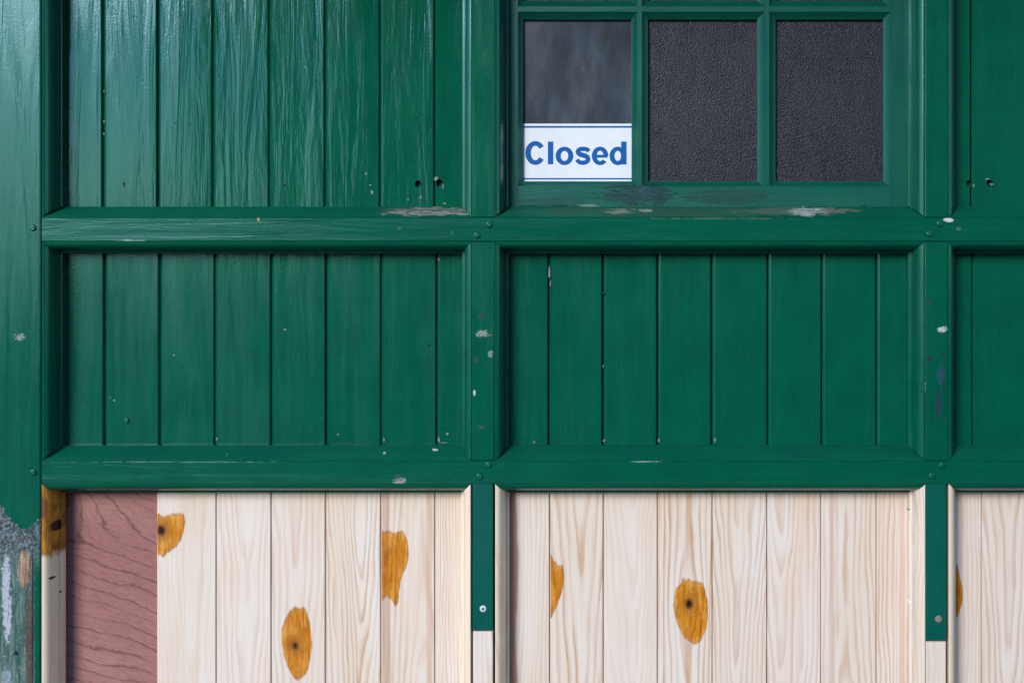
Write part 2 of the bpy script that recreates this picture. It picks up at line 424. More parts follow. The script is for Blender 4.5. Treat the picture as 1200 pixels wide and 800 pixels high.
# ---------------------------------------------------------------- materials
GRIME = (0.085, 0.095, 0.085)
M = {}
M['post'] = paint('gloss_green_post', wear=[(24, 394.5, 5.5, 3.2, (0.24, 0.24, 0.245), 1.0, 0.9)], peel=True)
M['board'] = paint('gloss_green_boards', relief=0.85, rough=0.125)
M['board_mid'] = paint('gloss_green_boards_mid', relief=0.42, rough=0.20, specks=0.7)
M['mull'] = paint('gloss_green_mullion', relief=0.5, wear=[
    (566, 391, 7, 3.4, (0.26, 0.28, 0.25), 1.0, 0.8), (564, 371, 3, 3, (0.01, 0.02, 0.02), 0.5, 0.9), (558, 422, 3, 3, (0.01, 0.03, 0.03), 0.5, 0.9),
    (575, 415, 2.5, 4, (0.20, 0.28, 0.25), 0.8, 0.8), (556, 460, 1.3, 4, (0.5, 0.55, 0.5), 0.5, 0.9), (563, 500, 4, 3, (0.02, 0.05, 0.06), 0.9, 0.7),
    (1105.5, 386, 5, 3, (0.48, 0.50, 0.50), 1.0, 0.9), (1089, 421, 3, 3, (0.008, 0.01, 0.012), 0.6, 0.9), (1105, 415, 2, 2, (0.01, 0.01, 0.02), 0.6, 0.9),
    (1103, 440, 4.5, 10, (0.02, 0.045, 0.10), 0.9, 0.75), (1100, 474, 4, 14, (0.01, 0.022, 0.05), 1.0, 0.8), (1106, 450, 2, 4, (0.005, 0.008, 0.012), 0.9, 0.9),
    (1088, 355, 4, 3, (0.01, 0.03, 0.03), 0.9, 0.7), (1082.5, 452, 2, 6, (0.10, 0.32, 0.25), 0.8, 0.6), (1107, 492, 2, 3, (0.01, 0.02, 0.02), 0.9, 0.7)])
M['rail'] = paint('gloss_green_rail', horiz=True, relief=0.55, wear=[
    (468, 563, 6, 3.4, (0.30, 0.27, 0.22), 0.8, 0.9), (466, 558, 3.5, 2.5, (0.02, 0.04, 0.03), 0.8, 0.8), (1111, 258, 4.6, 1.8, (0.60, 0.62, 0.62), 0.9, 0.9),
    (468, 268, 2.2, 2, (0.03, 0.05, 0.04), 0.5, 0.8), (530, 273, 1.6, 2.4, (0.02, 0.06, 0.05), 0.5, 0.8), (303, 257, 1.5, 2.5, (0.42, 0.25, 0.08), 0.5, 0.8),
    (755, 540.6, 14, 0.7, (0.35, 0.45, 0.40), 0.9, 0.6), (150, 282, 16, 0.8, (0.35, 0.45, 0.4), 0.8, 0.7), (1124, 268, 3, 2, (0.12, 0.13, 0.10), 0.7, 0.7),
    (200, 541, 90, 0.6, (0.12, 0.25, 0.21), 1.4, 0.5), (840, 256, 60, 0.6, (0.15, 0.14, 0.11), 1.4, 0.5)])
M['mould_v'] = paint('gloss_green_moulding', relief=0.3, specks=0.4, rough=0.22)
M['mould_h'] = paint('gloss_green_moulding_level', horiz=True, relief=0.35, specks=0.4, rough=0.26)
M['ledge'] = paint('worn_green_ledge', horiz=True, relief=0.6, rough=0.42, wear=[
    (498, 247, 52, 5.5, GRIME, 0.5, 0.85), (500, 248.5, 36, 3.0, (0.26, 0.25, 0.22), 1.8, 0.75), (512, 243.5, 24, 2, (0.18, 0.19, 0.17), 1.6, 0.6),
    (507, 530, 3.5, 1.0, (0.5, 0.52, 0.5), 0.5, 0.9), (448, 533, 1.6, 1.2, (0.4, 0.45, 0.4), 0.5, 0.8)])
M['sill'] = paint('grimy_green_sill', horiz=True, relief=0.8, rough=0.45, wear=[
    (928, 247, 60, 5, (0.12, 0.12, 0.105), 0.6, 0.6), (948, 247, 22, 5, (0.40, 0.40, 0.39), 0.7, 0.85), (985, 246, 22, 2.5, (0.16, 0.13, 0.10), 0.9, 0.6),
    (790, 247, 150, 6, (0.03, 0.07, 0.045), 0.9, 0.6), (727, 247, 16, 3, (0.20, 0.22, 0.17), 1.0, 0.7), (757, 246, 8, 1.6, (0.25, 0.26, 0.22), 0.8, 0.8)])
M['sash'] = paint('green_sash', relief=0.35, rough=0.36, base=(0.0012, 0.080, 0.052))
M['sash_rail'] = paint('green_sash_rail', horiz=True, relief=0.6, rough=0.38, base=(0.0013, 0.086, 0.052), wear=[
    (750, 227, 40, 12, (0.003, 0.014, 0.014), 0.9, 0.85), (755, 225, 10, 8, (0.03, 0.075, 0.10), 1.1, 0.6), (855, 230, 44, 10, (0.002, 0.026, 0.014), 1.0, 0.75), (640, 236, 40, 5, (0.003, 0.03, 0.02), 1.0, 0.7),
    (640, 241, 52, 1.3, (0.004, 0.012, 0.010), 0.5, 0.95), (690, 240, 10, 1.6, (0.18, 0.25, 0.2), 1.2, 0.8), (1018, 240.5, 4, 1.0, (0.004, 0.01, 0.01), 0.5, 0.95)])
M['batten'] = paint('new_green_batten', relief=0.12, rough=0.28, specks=0.25, base=(0.001, 0.092, 0.064))
M['nail'] = paint('painted_screw', relief=0.1, specks=0.0, rough=0.3)
M['dark'] = plain('green_backing', (0.002, 0.035, 0.025), 0.7, 0.2)
M['pine_back'] = plain('pine_backing', (0.30, 0.19, 0.12), 0.8, 0.2)
M['gap'] = plain('dark_core_timber', (0.025, 0.02, 0.016), 0.9, 0.2)  # old dark brown timber
M['ply'] = plywood('red_plywood')
M['glass_clear'] = glass('dusty_glass', False)
M['glass_obs'] = glass('obscured_glass', True)
M['sign'] = plain('sign_white', (0.74, 0.775, 0.83), 0.35, 0.4, 0.05, 0.05)
M['ink'] = plain('sign_blue', (0.003, 0.105, 0.37), 0.4, 0.2, 0.12, 0.1)
M['chip'] = plain('bare_paint_chip', (0.20, 0.27, 0.25), 0.7, 0.3, 0.4, 0.9)
M['chip_dark'] = plain('dark_paint_chip', (0.012, 0.02, 0.018), 0.7, 0.3, 0.4, 0.9)
M['brass'] = plain('screw_metal', (0.62, 0.64, 0.58), 0.4, 0.5, 0.2, 0.8)
M['putty'] = plain('brown_plug', (0.30, 0.24, 0.19), 0.6, 0.3, 0.5, 0.8)
M['pine_mould'] = pine('pine_moulding', c=40, cx=545, sp=4.0, tilt=0.006, contrast=0.45, seed=3, warm=1.5)
M['pine_mould_r'] = pine('pine_moulding_straight', c=-60, cx=1075, sp=3.6, tilt=0.004, contrast=0.55, seed=5, dots=[(1070.5, 603, 2.6, (0.75, 0.72, 0.68)), (1070.8, 602, 1.0, (0.1, 0.06, 0.04)), (1070.5, 711, 2.2, (0.78, 0.75, 0.7))])
M['pine_mould_l'] = pine('pine_moulding_varnished', c=60, cx=58, sp=4.5, tilt=0.004, contrast=0.35, seed=8, stain=(653, 59, 619), warm=1.5, dots=[(56.5, 679, 1.8, (0.06, 0.05, 0.04)), (60.5, 699, 1.4, (0.08, 0.06, 0.05))])

# ---------------------------------------------------------------- the wall
WALL = empty('timber_building', (WX(831), 0, WZ(1300)), 'green painted timber building with boarded panels above and bare new pine boards below', 'building')
XL, XR, YT, YB = -110, 1643, -360, 1300

member('wall_core', XL + 6, XR - 4, YT + 4, YB, 66, 140, M['gap'], WALL)
post = member('corner_post', XL, 47.4, YT, YB, -0.6, 70, M['post'], WALL, 1.1)
post['label'] = 'wide green post with its paint worn off at the bottom'
for (x, y) in ((39, 267), (39.5, 553)):
    screw('screw', x, y, 4.0, M['nail'], post, -0.6)

rails = []
for (y0, y1) in ((255, 283), (540, 567), (-358, -330), (1150, 1300)):
    rails.append(member('rail', 48.2, XR, y0, y1, 0, 66, M['rail'], WALL, 1.0))
for (x, y) in ((573, 263), (559, 275.5), (1101, 262), (1089, 274)): screw('screw', x, y, 3.9, M['nail'], rails[0])
for (x, y) in ((572.5, 544), (562, 558), (1104, 545), (1092, 557)): screw('screw', x, y, 4.1, M['nail'], rails[1])

COLS = [(48.2, 552.6), (579.2, 1084.0), (1110.8, 1616.5)]
LOWC = [(48.2, 551.6), (580.2, 1084.8), (1112.4, 1616.5)]
for i, (a, b) in enumerate(((552.8, 579.0), (1084.2, 1110.6), (1616.7, XR))):
    member('mullion', a, b, -329.8, 254.6, 0.15, 66, M['mull'], WALL, 1.0)
    member('mullion', a, b, 283.4, 539.6, 0.15, 66, M['mull'], WALL, 1.0)
    e = (738, 750, 744)[i]
    g = member('batten', a + 0.9, b - 1.4, 566.6, e, 0.6, 60, M['batten'], WALL, 0.5)
    g['label'] = 'short green batten between the pine panels'
    if i == 0:
        screw('screw', 566, 713, 4.0, M['brass'], g, 0.6, 1.0)
        screw('screw_recess', 566, 713, 1.7, M['chip_dark'], g, 0.2, 0.6, False)
    elif i == 1:
        screw('screw', 1100, 725, 4.2, M['putty'], g, 0.6, 0.9)
    pb = member('batten', a + 1.3, b - 1.8, e + 1.7, 1150, 1.2, 60, pine('pine_batten_%d' % i, c=30, cx=a, sp=5.2, tilt=0.01, contrast=0.4, seed=20 + i), WALL, 0.5)
    pb['label'] = 'bare pine batten spliced below the green one'

# ---- boarded panels
def panel(rect, edges, mat, back, label, moulds, rng, cup=0.28, holes=(), mats=None, first=None):
    x0, x1, y0, y1 = rect
    p = member('panel', x0 + 2, x1 - 2, y0 + 2, y1 - 2, BD + BT + 0.3, 64, back, WALL, 0.3)
    p['label'] = label
    for s in 'tlrb':
        if s in moulds:
            pr = slope() if s == 'b' else ovolo()
            mould('moulding', s, rect, pr, moulds[s], p)
    for i in range(len(edges) - 1):
        a, b = edges[i], edges[i + 1]
        m = mats[i] if mats else mat
        board('board', a, b, y0 + 5, y1 - 5, m, p, rng, holes, cup=cup, plain_left=(first == i), cl=1.5 if mats else 3.2, cr=0.8 if mats else 1.4)
    for (hx, hy, hr) in holes: pass
    return p
def E(lst): return [ux(v, BD) for v in lst]

rng = random.Random(5)
UL = [53.0] + E([120, 184.5, 249, 315, 380.5, 445, 509]) + [548.0]
ML = [53.0] + E([122, 186.8, 251.5, 317.5, 382, 446.5, 511.5]) + [548.0]
MM = [584.0] + E([643, 706.5, 770.5, 834, 900, 963, 1027.5]) + [1079.5]
RG = [1115.5] + E([1138.5 + 64.6 * k for k in range(7)]) + [1612.0]
RM = [1115.5] + E([1140 + 64.6 * k for k in range(7)]) + [1612.0]
GM = dict(t=M['mould_h'], l=M['mould_v'], r=M['mould_v'], b=M['ledge'])
h1 = [(ux(490, BD), uy(215.5, BD), 4.1), (ux(515, BD), uy(214.5, BD), 4.4)]
h2 = [(ux(1136, BD), uy(215, BD), 3.9), (ux(1160, BD), uy(214.5, BD), 4.0)]
panel((*COLS[0], -330, 255), UL, M['board'], M['dark'], 'tall glossy green panel with two bored holes at its foot beside the window', GM, rng, holes=h1, cup=0.6)
panel((*COLS[0], 283, 540), ML, M['board_mid'], M['dark'], 'short green boarded panel beside the wide post', GM, rng)
panel((*COLS[1], 283, 540), MM, M['board_mid'], M['dark'], 'short green boarded panel under the window', GM, rng)
panel((*COLS[2], -330, 255), RG, M['board_mid'], M['dark'], 'tall dark green panel with two bored holes and white chips', GM, rng, holes=h2)
panel((*COLS[2], 283, 540), RM, M['board_mid'], M['dark'], 'short dark green boarded panel at the right of the window bay', GM, rng)

# ---- bare pine panels
def lowrect(i): return (*LOWC[i], 567, 1150)
PL = E([184, 253, 317.5, 381.2, 446, 509.3]) + [548.0]
PM = [585.0] + E([644, 707, 770.5, 834.7, 898.8, 962, 1027]) + [1080.0]
PR = [1117.0] + E([1150.5 + 64.4 * k for k in range(7)]) + [1612.0]
def kx(x): return ux(x, BD)
def ky(y): return uy(y, BD)
def mid(e, i): return (e[i] + e[i + 1]) / 2
HE = (0.40, 0.20, 0.12); HP = (0.56, 0.33, 0.23)
specL = [dict(c=8, dd=10, tilt=0.045, sp=6, contrast=0.30, knots=[(kx(189), ky(621), 3.6)]),
         dict(c=4, dd=12, tilt=0.040, sp=6.5, contrast=0.42, warm=1),
         dict(c=-3, dd=7, tilt=0.05, sp=8, contrast=0.55, knots=[(kx(346), ky(756), 2.0)]),
         dict(c=8, dd=5, tilt=0.055, sp=5.2, contrast=0.95),
         dict(c=18, dd=9, tilt=-0.05, sp=7, contrast=0.70, heart=[(kx(453), 6, 0.5, HE), (kx(503), 5, 0.55, HP)]),
         dict(c=-70, dd=9, tilt=0.01, sp=4.2, contrast=0.8)]
specM = [dict(c=-60, dd=6, tilt=0.008, sp=5.5, contrast=0.45, heart=[(kx(600.5), 8.5, 0.85, (0.38, 0.17, 0.10))]),
         dict(c=6, dd=4, tilt=0.06, sp=9.5, contrast=1.05, knots=()),
         dict(c=0, dd=12, tilt=0.06, sp=6, contrast=0.28),
         dict(c=4, dd=5, tilt=0.025, sp=8.0, contrast=1.10, knots=[(kx(807.5), ky(707), 3.2)]),
         dict(c=-4, dd=7, tilt=0.05, sp=5.6, contrast=0.75),
         dict(c=-14, dd=10, tilt=0.05, sp=6.2, contrast=0.62, warm=1),
         dict(c=-2, dd=5, tilt=-0.03, sp=7.0, contrast=0.8, heart=[(kx(975), 4, 0.5, HP)]),
         dict(c=-60, dd=9, tilt=0.008, sp=5.0, contrast=0.75, warm=1, heart=[(kx(1057), 4, 0.4, HP)])]
specR = [dict(c=40, dd=9, tilt=0.01, sp=5, contrast=0.4)] + [dict(c=random.uniform(-10, 10), dd=9, tilt=random.choice((-1, 1)) * 0.05, sp=random.uniform(5.5, 8), contrast=random.uniform(0.4, 0.8)) for _ in range(7)]
def pmats(tag, specs, e):
    return [pine('pine_%s_%d' % (tag, i), cx=mid(e, i), seed=1.7 + i + len(tag) * 13 + ord(tag[0]), **s) for i, s in enumerate(specs)]
PMT = dict(t=M['mould_h'], l=M['pine_mould'], r=M['pine_mould'])
pl = panel(lowrect(0), PL, None, M['ply'], 'pine boarded panel with a strip of reddish plywood left uncovered', dict(t=M['mould_h'], l=M['pine_mould_l'], r=M['pine_mould']), rng, mats=pmats('l', specL, PL), first=0, cup=0.02)
pm = panel(lowrect(1), PM, None, M['pine_back'], 'pine boarded panel with a dark knot in its amber patch', dict(t=M['mould_h'], l=M['pine_mould'], r=M['pine_mould_r']), rng, mats=pmats('mm', specM, PM), cup=0.02)
prr = panel(lowrect(2), PR, None, M['pine_back'], 'pine boarded panel beyond the second batten', PMT, rng, mats=pmats('rrr', specR, PR), cup=0.02)

# ---- knotting varnish brushed over the knots: thin coats with brushed outlines
def coat(name, pts, mat, parent, xmin=None, d=BD - 0.14, sub=3, jit=0.35, seed=0):
    rg = random.Random(seed); q = [(ux(x, BD), uy(y, BD)) for x, y in pts]; n = len(q); o = []
    for i in range(n):
        a, b, c, e = q[i - 1], q[i], q[(i + 1) % n], q[(i + 2) % n]
        for k in range(sub):
            s = k / sub
            f = lambda j: 0.5 * (2 * b[j] + (c[j] - a[j]) * s + (2 * a[j] - 5 * b[j] + 4 * c[j] - e[j]) * s * s + (3 * b[j] - a[j] - 3 * c[j] + e[j]) * s ** 3)
            o.append((f(0) + rg.uniform(-jit, jit), f(1) + rg.uniform(-jit, jit) * 1.5))
    n = len(o); mx = sum(p[0] for p in o) / n; my = sum(p[1] for p in o) / n
    lim = ux(xmin, BD) if xmin else -1e9
    v, cov, F = [], [], []
    for step, cv in ((2.6, 0.0), (-2.6, 1.0)):
        for (x, y) in o:
            L = math.hypot(x - mx, y - my); kx_ = 1 + step / max(L, 6)
            ky_ = 1 + step * (2.2 if abs(y - my) > abs(x - mx) else 1.0) / max(L, 6)
            v.append(V(max(mx + (x - mx) * kx_, lim), my + (y - my) * ky_, d)); cov.append(cv if not (xmin and x < lim + 2.5) else 1.0)
    v.append(V(mx, my, d)); cov.append(1.3)
    for i in range(n):
        j = (i + 1) % n; F += [(i, j, n + j, n + i), (n + i, n + j, 2 * n)]
    ob = finish(name, v, F, mat, parent, 60)
    at = ob.data.attributes.new('cover', 'FLOAT', 'POINT')
    for i, cv in enumerate(cov): at.data[i].value = cv
    return ob
def amber(tag, specs, e, i):
    return pine('varnish_%s_%d' % (tag, i), cx=mid(e, i), seed=1.7 + i + len(tag) * 13 + ord(tag[0]), amber=True, **dict(specs[i], contrast=1.0))
coat('varnish_patch', [(184.6, 607), (192, 606), (203, 603.5), (211, 602.5), (215.5, 606), (216, 614), (213.5, 625), (208.5, 636), (203, 641), (197, 644), (191.5, 650), (186.5, 645), (184.6, 636), (184.6, 620)], amber('l', specL, PL, 0), pl, xmin=184.6, seed=1)
coat('varnish_patch', [(345, 713), (350, 714.5), (355, 713), (359, 717), (361.5, 727), (364, 741), (364, 760), (362, 774), (358.5, 786), (353, 792), (347, 793), (343, 789), (338, 780), (333.5, 766), (330.5, 752), (331, 738), (335, 726), (340, 718)], amber('l', specL, PL, 2), pl, seed=2)
coat('varnish_patch', [(447.5, 634), (451, 625), (457, 623.5), (462, 626), (467, 625), (471.5, 622.5), (474, 628), (477.5, 636), (478, 648), (475.5, 662), (471, 672), (468, 684), (467, 700), (464, 707), (459, 701), (454, 697), (450, 698), (447.5, 694), (447.3, 670)], amber('l', specL, PL, 4), pl, xmin=447.6, seed=3)
coat('varnish_patch', [(644.8, 653), (648, 658), (652, 661), (655, 665), (659, 664), (660, 673), (659, 686), (655.5, 698), (652.5, 709), (649, 715), (646, 718), (644.8, 708), (644.8, 680)], amber('mm', specM, PM, 1), pm, xmin=645.2, seed=4)
coat('varnish_patch', [(801, 678), (803, 681), (808, 680), (812, 682.5), (818, 683), (823, 685), (826, 696), (828.5, 708), (828.8, 724), (826.5, 737), (821, 747), (815, 752.5), (809, 749), (803, 745), (798, 737), (794, 727), (791, 714), (791, 700), (793, 690), (798, 685)], amber('mm', specM, PM, 3), pm, seed=5)
coat('varnish_patch', [(1121, 662), (1124, 672), (1127, 690), (1127.5, 700), (1125, 712), (1121, 722), (1119, 700)], amber('rrr', specR, PR, 0), prr, seed=6)

# ---- window
SD, GD = 36.0, 50.0
wy0 = -310.0
gx = [ux(v, GD) for v in (613, 740, 759, 887, 908, 1034)]
fx0, fx1 = ux(607, SD), ux(1043.5, SD)
rows = [(uy(24, GD), uy(213, GD)), (uy(-186, GD), uy(2.5, GD)), (-300, uy(-206, GD))]
fy1 = uy(218.5, SD)
win = member('window', 586, 1079, wy0, 241.8, 44, 62, M['sash'], WALL, 0.3)
# the sash lining lies behind the glass plane; open it so that panes and bars show
win['label'] = 'green sash window of small panes, one clear and the others obscured'
def bevel_bar(name, x0, x1, y0, y1, fa0, fa1, fb0, fb1, mat, parent):
    """glazing bar: back outline (x0..y1) at the glass, narrow face (fa0..fb1) in front"""
    v = [V(fa0, fb0, SD), V(fa1, fb0, SD), V(fa1, fb1, SD), V(fa0, fb1, SD)]
    hx0, hx1 = (x0 * 0.75 + fa0 * 0.25), (x1 * 0.75 + fa1 * 0.25); hy0, hy1 = (y0 * 0.75 + fb0 * 0.25), (y1 * 0.75 + fb1 * 0.25)
    v += [V(hx0, hy0, SD + 7), V(hx1, hy0, SD + 7), V(hx1, hy1, SD + 7), V(hx0, hy1, SD + 7)]
    v += [V(x0, y0, SD + 8), V(x1, y0, SD + 8), V(x1, y1, SD + 8), V(x0, y1, SD + 8)]
    v += [V(x0, y0, GD + 2), V(x1, y0, GD + 2), V(x1, y1, GD + 2), V(x0, y1, GD + 2)]
    F = [(0, 1, 2, 3), (15, 14, 13, 12)]
    for k in range(3):
        for i in range(4):
            j = (i + 1) % 4; F.append((k * 4 + i, k * 4 + 4 + i, k * 4 + 4 + j, k * 4 + j))
    return finish(name, v, F, mat, parent, 25)
def rebuild_window():
    global win
    me = win.data
    # sash backing moved behind the panes
    for v in me.vertices: v.co.y += 9 * P
rebuild_window()
bevel_bar('sash_stile', 583, gx[0], wy0, 241.7, 583, fx0, wy0, 241.7, M['sash'], win)
bevel_bar('sash_stile', gx[5], 1073.5, wy0, 241.7, fx1, 1073.5, wy0, 241.7, M['sash'], win)
bevel_bar('sash_rail', fx0 + 0.2, fx1 - 0.2, uy(213, GD), 241.8, fx0 + 0.2, fx1 - 0.2, fy1, 241.8, M['sash_rail'], win)
for (a, b) in ((gx[1], gx[2]), (gx[3], gx[4])):
    c = (a + b) / 2 - 0.3
    bevel_bar('glazing_bar', a, b, wy0, fy1 + 0.3, c - 2.9, c + 2.9, wy0, fy1 + 0.3, M['sash'], win)
segs = [(fx0, (gx[1] + gx[2]) / 2 - 3.4), ((gx[1] + gx[2]) / 2 + 2.8, (gx[3] + gx[4]) / 2 - 3.4), ((gx[3] + gx[4]) / 2 + 2.8, fx1)]
for r0, r1 in (((rows[1][1]), rows[0][0]), (rows[2][1], rows[1][0])):
    c = (r0 + r1) / 2 + 0.2
    for (a, b) in segs:
        bevel_bar('glazing_bar', a, b, r0, r1, a, b, c - 3.1, c + 3.1, M['sash_rail'], win)
for ri, (r0, r1) in enumerate(rows):
    for ci in range(3):
        a, b = gx[2 * ci] - 2, gx[2 * ci + 1] + 2
        clear = (ri == 0 and ci == 0)
        o = member('pane', a, b, r0 - 2, r1 + 2, GD, GD + 2.6, M['glass_clear'] if clear else M['glass_obs'], win, 0.1)
        if clear: o['label'] = 'clear dusty pane behind the sign'
WR = (*COLS[1], -330, 255)
for s, mm in (('t', 'mould_h'), ('l', 'mould_v'), ('r', 'mould_v'), ('b', 'sill')):
    mould('moulding', s, WR, slope() if s == 'b' else ovolo(), M[mm], win)

# ---- chips, flakes and nail heads with a place of their own
def chips(name, lst, mat):
    v, F = [], []; rg = random.Random(len(lst))
    for (x, y, rx, ry, d) in lst:
        X, Y = (ux(x, d), uy(y, d)); n = 11; b = len(v)
        for i in range(n):
            a = 2 * math.pi * i / n; q = rg.uniform(0.55, 1.15)
            v.append(V(X + rx * q * math.cos(a), Y + ry * q * math.sin(a), d))
        for i in range(n):
            a = v[b + i]; v.append((a[0], a[1] + 0.0006, a[2]))
        F.append(tuple(range(b, b + n)))
        for i in range(n):
            j = (i + 1) % n; F.append((b + i, b + j, b + n + j, b + n + i))
    o = finish(name, v, F, mat, WALL, 30); o['kind'] = 'stuff'; return o
B0 = BD - 0.85
light = [(511, 209.5, 3.2, 2.6, B0), (519, 219, 1.2, 3.5, B0), (478, 234, 2.0, 1.2, B0), (493, 231, 1.4, 2.4, B0), (521, 238.5, 2.2, 1.4, B0), (436, 226, 2, 3, B0), (434, 217, 1.2, 1.4, B0),
         (429, 204, 1.4, 2.0, B0), (514, 515, 1.6, 3.6, B0), (524, 508, 1.8, 2.0, B0), (520, 518.5, 5, 0.6, B0), (396, 509, 1.4, 1.2, B0), (450, 515, 1.2, 2.5, B0), (334, 386, 2.4, 1.2, B0),
         (643.6, 318, 1.4, 10, B0), (645, 332, 0.9, 4, B0), (707, 429, 1.0, 1.6, B0), (708, 516, 1.4, 2, B0), (772, 516, 1.4, 2, B0), (838, 515, 1.6, 2.6, B0), (626, 518, 1.2, 1.6, B0), (254, 514, 1.4, 2, B0),
         (204, 416, 1.6, 1.3, B0), (134, 469, 1.8, 1.2, B0), (129, 466, 1.2, 1.0, B0), (121.8, 107, 0.8, 2, B0), (121.8, 143, 0.8, 3, B0), (121.8, 157, 0.8, 1.6, B0), (514, 304, 1.6, 3, B0), (1162, 216, 2.6, 2.0, B0), (1157, 210, 3.5, 1.0, B0), (1141, 218, 1.0, 2.2, B0)]
darkl = [(145, 216, 1.0, 3.5, B0), (159, 20, 0.8, 0.9, B0), (167, 94, 0.7, 0.9, B0), (206, 144.5, 0.9, 0.9, B0), (223, 145, 0.9, 0.9, B0), (707, 343, 2.0, 2.8, B0), (333, 217, 2, 1.8, B0), (502, 404, 1.6, 2.2, B0)]
chips('paint_chips', light, M['chip']); chips('dark_chips', darkl, M['chip_dark'])
nails = [(60, 675.5, 1.1, 1.6, 2.0), (62, 681, 0.8, 0.8, 2.0)]
screw('screw', ux(148.5, BD), uy(492.5, BD), 3.6, M['nail'], WALL, BD - 0.2, 2.0)

# ---------------------------------------------------------------- the sign
SGD = GD - 1.6
sx0, sx1, sy0, sy1 = ux(611.6, SGD), ux(740.6, SGD), uy(145, SGD), uy(212.6, SGD)
sign = member('closed_sign', sx0, sx1, sy0, sy1, SGD, SGD + 1.2, M['sign'], None, 0.15)
sign['label'] = 'small white sign reading Closed in blue, propped in the clear window pane'
sign['category'] = 'sign'
def strokes(name, polys):
    v, F = [], []
    for k, (left, right) in enumerate(polys):
        n = len(left); b = len(v); dd = SGD - 0.22 - 0.12 * k
        for (x, y) in left: v.append(V(ux(x, SGD), uy(y, SGD), dd))
        for (x, y) in right: v.append(V(ux(x, SGD), uy(y, SGD), dd))
        for (x, y) in left: v.append(V(ux(x, SGD), uy(y, SGD), SGD))
        for (x, y) in right: v.append(V(ux(x, SGD), uy(y, SGD), SGD))
        for i in range(n - 1):
            F.append((b + i, b + i + 1, b + n + i + 1, b + n + i))
            F.append((b + i, b + i + 1, b + 2 * n + i + 1, b + 2 * n + i)); F.append((b + n + i, b + n + i + 1, b + 3 * n + i + 1, b + 3 * n + i))
    return finish(name, v, F, M['ink'], sign, 30)
def bar(x0, x1, y0, y1): return ([(x0, y0), (x1, y0)], [(x0, y1), (x1, y1)])
def arc(cx, cy, rx, ry, tx, ty, a0, a1, n=30):
    L, Q = [], []
    for i in range(n + 1):
        a = R(a0 + (a1 - a0) * i / n)
        L.append((cx + rx * math.cos(a), cy - ry * math.sin(a))); Q.append((cx + (rx - tx) * math.cos(a), cy - (ry - ty) * math.sin(a)))
    return (L, Q)
def ribbon(pts, wd):
    L, Q = [], []
    n = len(pts)
    for i, p in enumerate(pts):
        a = Vector(pts[max(i - 1, 0)]); b = Vector(pts[min(i + 1, n - 1)]); t = (b - a).normalized(); m = Vector((-t.y, t.x))
        ww = wd(i / (n - 1)) / 2
        L.append((p[0] + m.x * ww, p[1] + m.y * ww)); Q.append((p[0] - m.x * ww, p[1] - m.y * ww))
    return (L, Q)
strokes('letter', [arc(627.4, 179.4, 11.8, 14.0, 6.5, 5.5, 34, 326, 40)])
strokes('letter', [bar(642.0, 648.4, 166.0, 192.6)])
strokes('letter', [arc(661.5, 182.8, 10.4, 10.8, 6.0, 4.9, 0, 360, 40)])
sp = []
for i in range(0): a = R(20 + 215 * i / 14); sp.append((683.0 + 6.4 * math.cos(a), 177.6 - 3.3 * math.sin(a) + (0.9 if i > 10 else 0)))
for i in range(0): a = R(90 - 250 * i / 14); sp.append((683.0 + 6.7 * math.cos(a), 187.4 - 3.4 * math.sin(a)))
sp = [(690.2, 177.3), (688.6, 175.6), (686.4, 174.8), (683.2, 174.5), (680.0, 174.9), (677.7, 176.2), (677.1, 178.0), (678.0, 179.9), (680.5, 181.2), (683.4, 182.1), (686.3, 183.0), (688.5, 184.4), (689.2, 186.5), (688.6, 188.6), (686.6, 190.2), (683.3, 190.9), (679.8, 190.5), (677.6, 189.2), (676.2, 187.0)]
strokes('letter', [ribbon(sp, lambda s: 4.9 + 0.9 * math.exp(-((s - 0.5) / 0.25) ** 2))])
strokes('letter', [arc(703.2, 182.8, 9.7, 10.8, 5.7, 4.7, 0, 320, 40), bar(698.0, 712.0, 181.4, 184.9)])
strokes('letter', [arc(723.9, 182.8, 9.6, 10.8, 5.8, 4.9, 0, 360, 40), bar(727.9, 734.2, 166.0, 192.8)])
strokes('border_line', [bar(611.8, 740.4, 147.8, 149.9)])
strokes('border_line', [bar(611.8, 740.4, 208.7, 210.4)])

# ---------------------------------------------------------------- ground and the unseen house, low wall and overhang added to shape the light
def ground_mat():
    t = NT('worn_asphalt'); g = t.n('ShaderNodeNewGeometry')
    n = t.noise(g.outputs['Position'], 3.0, 6, 0.7); f = t.noise(g.outputs['Position'], 140.0, 3, 0.7)
    c = t.mix(t.map(n, 0.3, 0.7), (0.035, 0.036, 0.036), (0.055, 0.053, 0.05)); c = t.mix(t.map(f, 0.5, 0.7, 0, 0.5), c, (0.09, 0.088, 0.085))
    return t.out(c, 0.85, t.bump(f, 0.4, 0.004), 0.3)
me = bpy.data.meshes.new('ground')
me.from_pydata([(-150, -150, 0), (150, -150, 0), (150, 150, 0), (-150, 150, 0)], [], [(0, 1, 2, 3)])
me.materials.append(ground_mat()); go = bpy.data.objects.new('ground', me); C.objects.link(go); go['kind'] = 'structure'

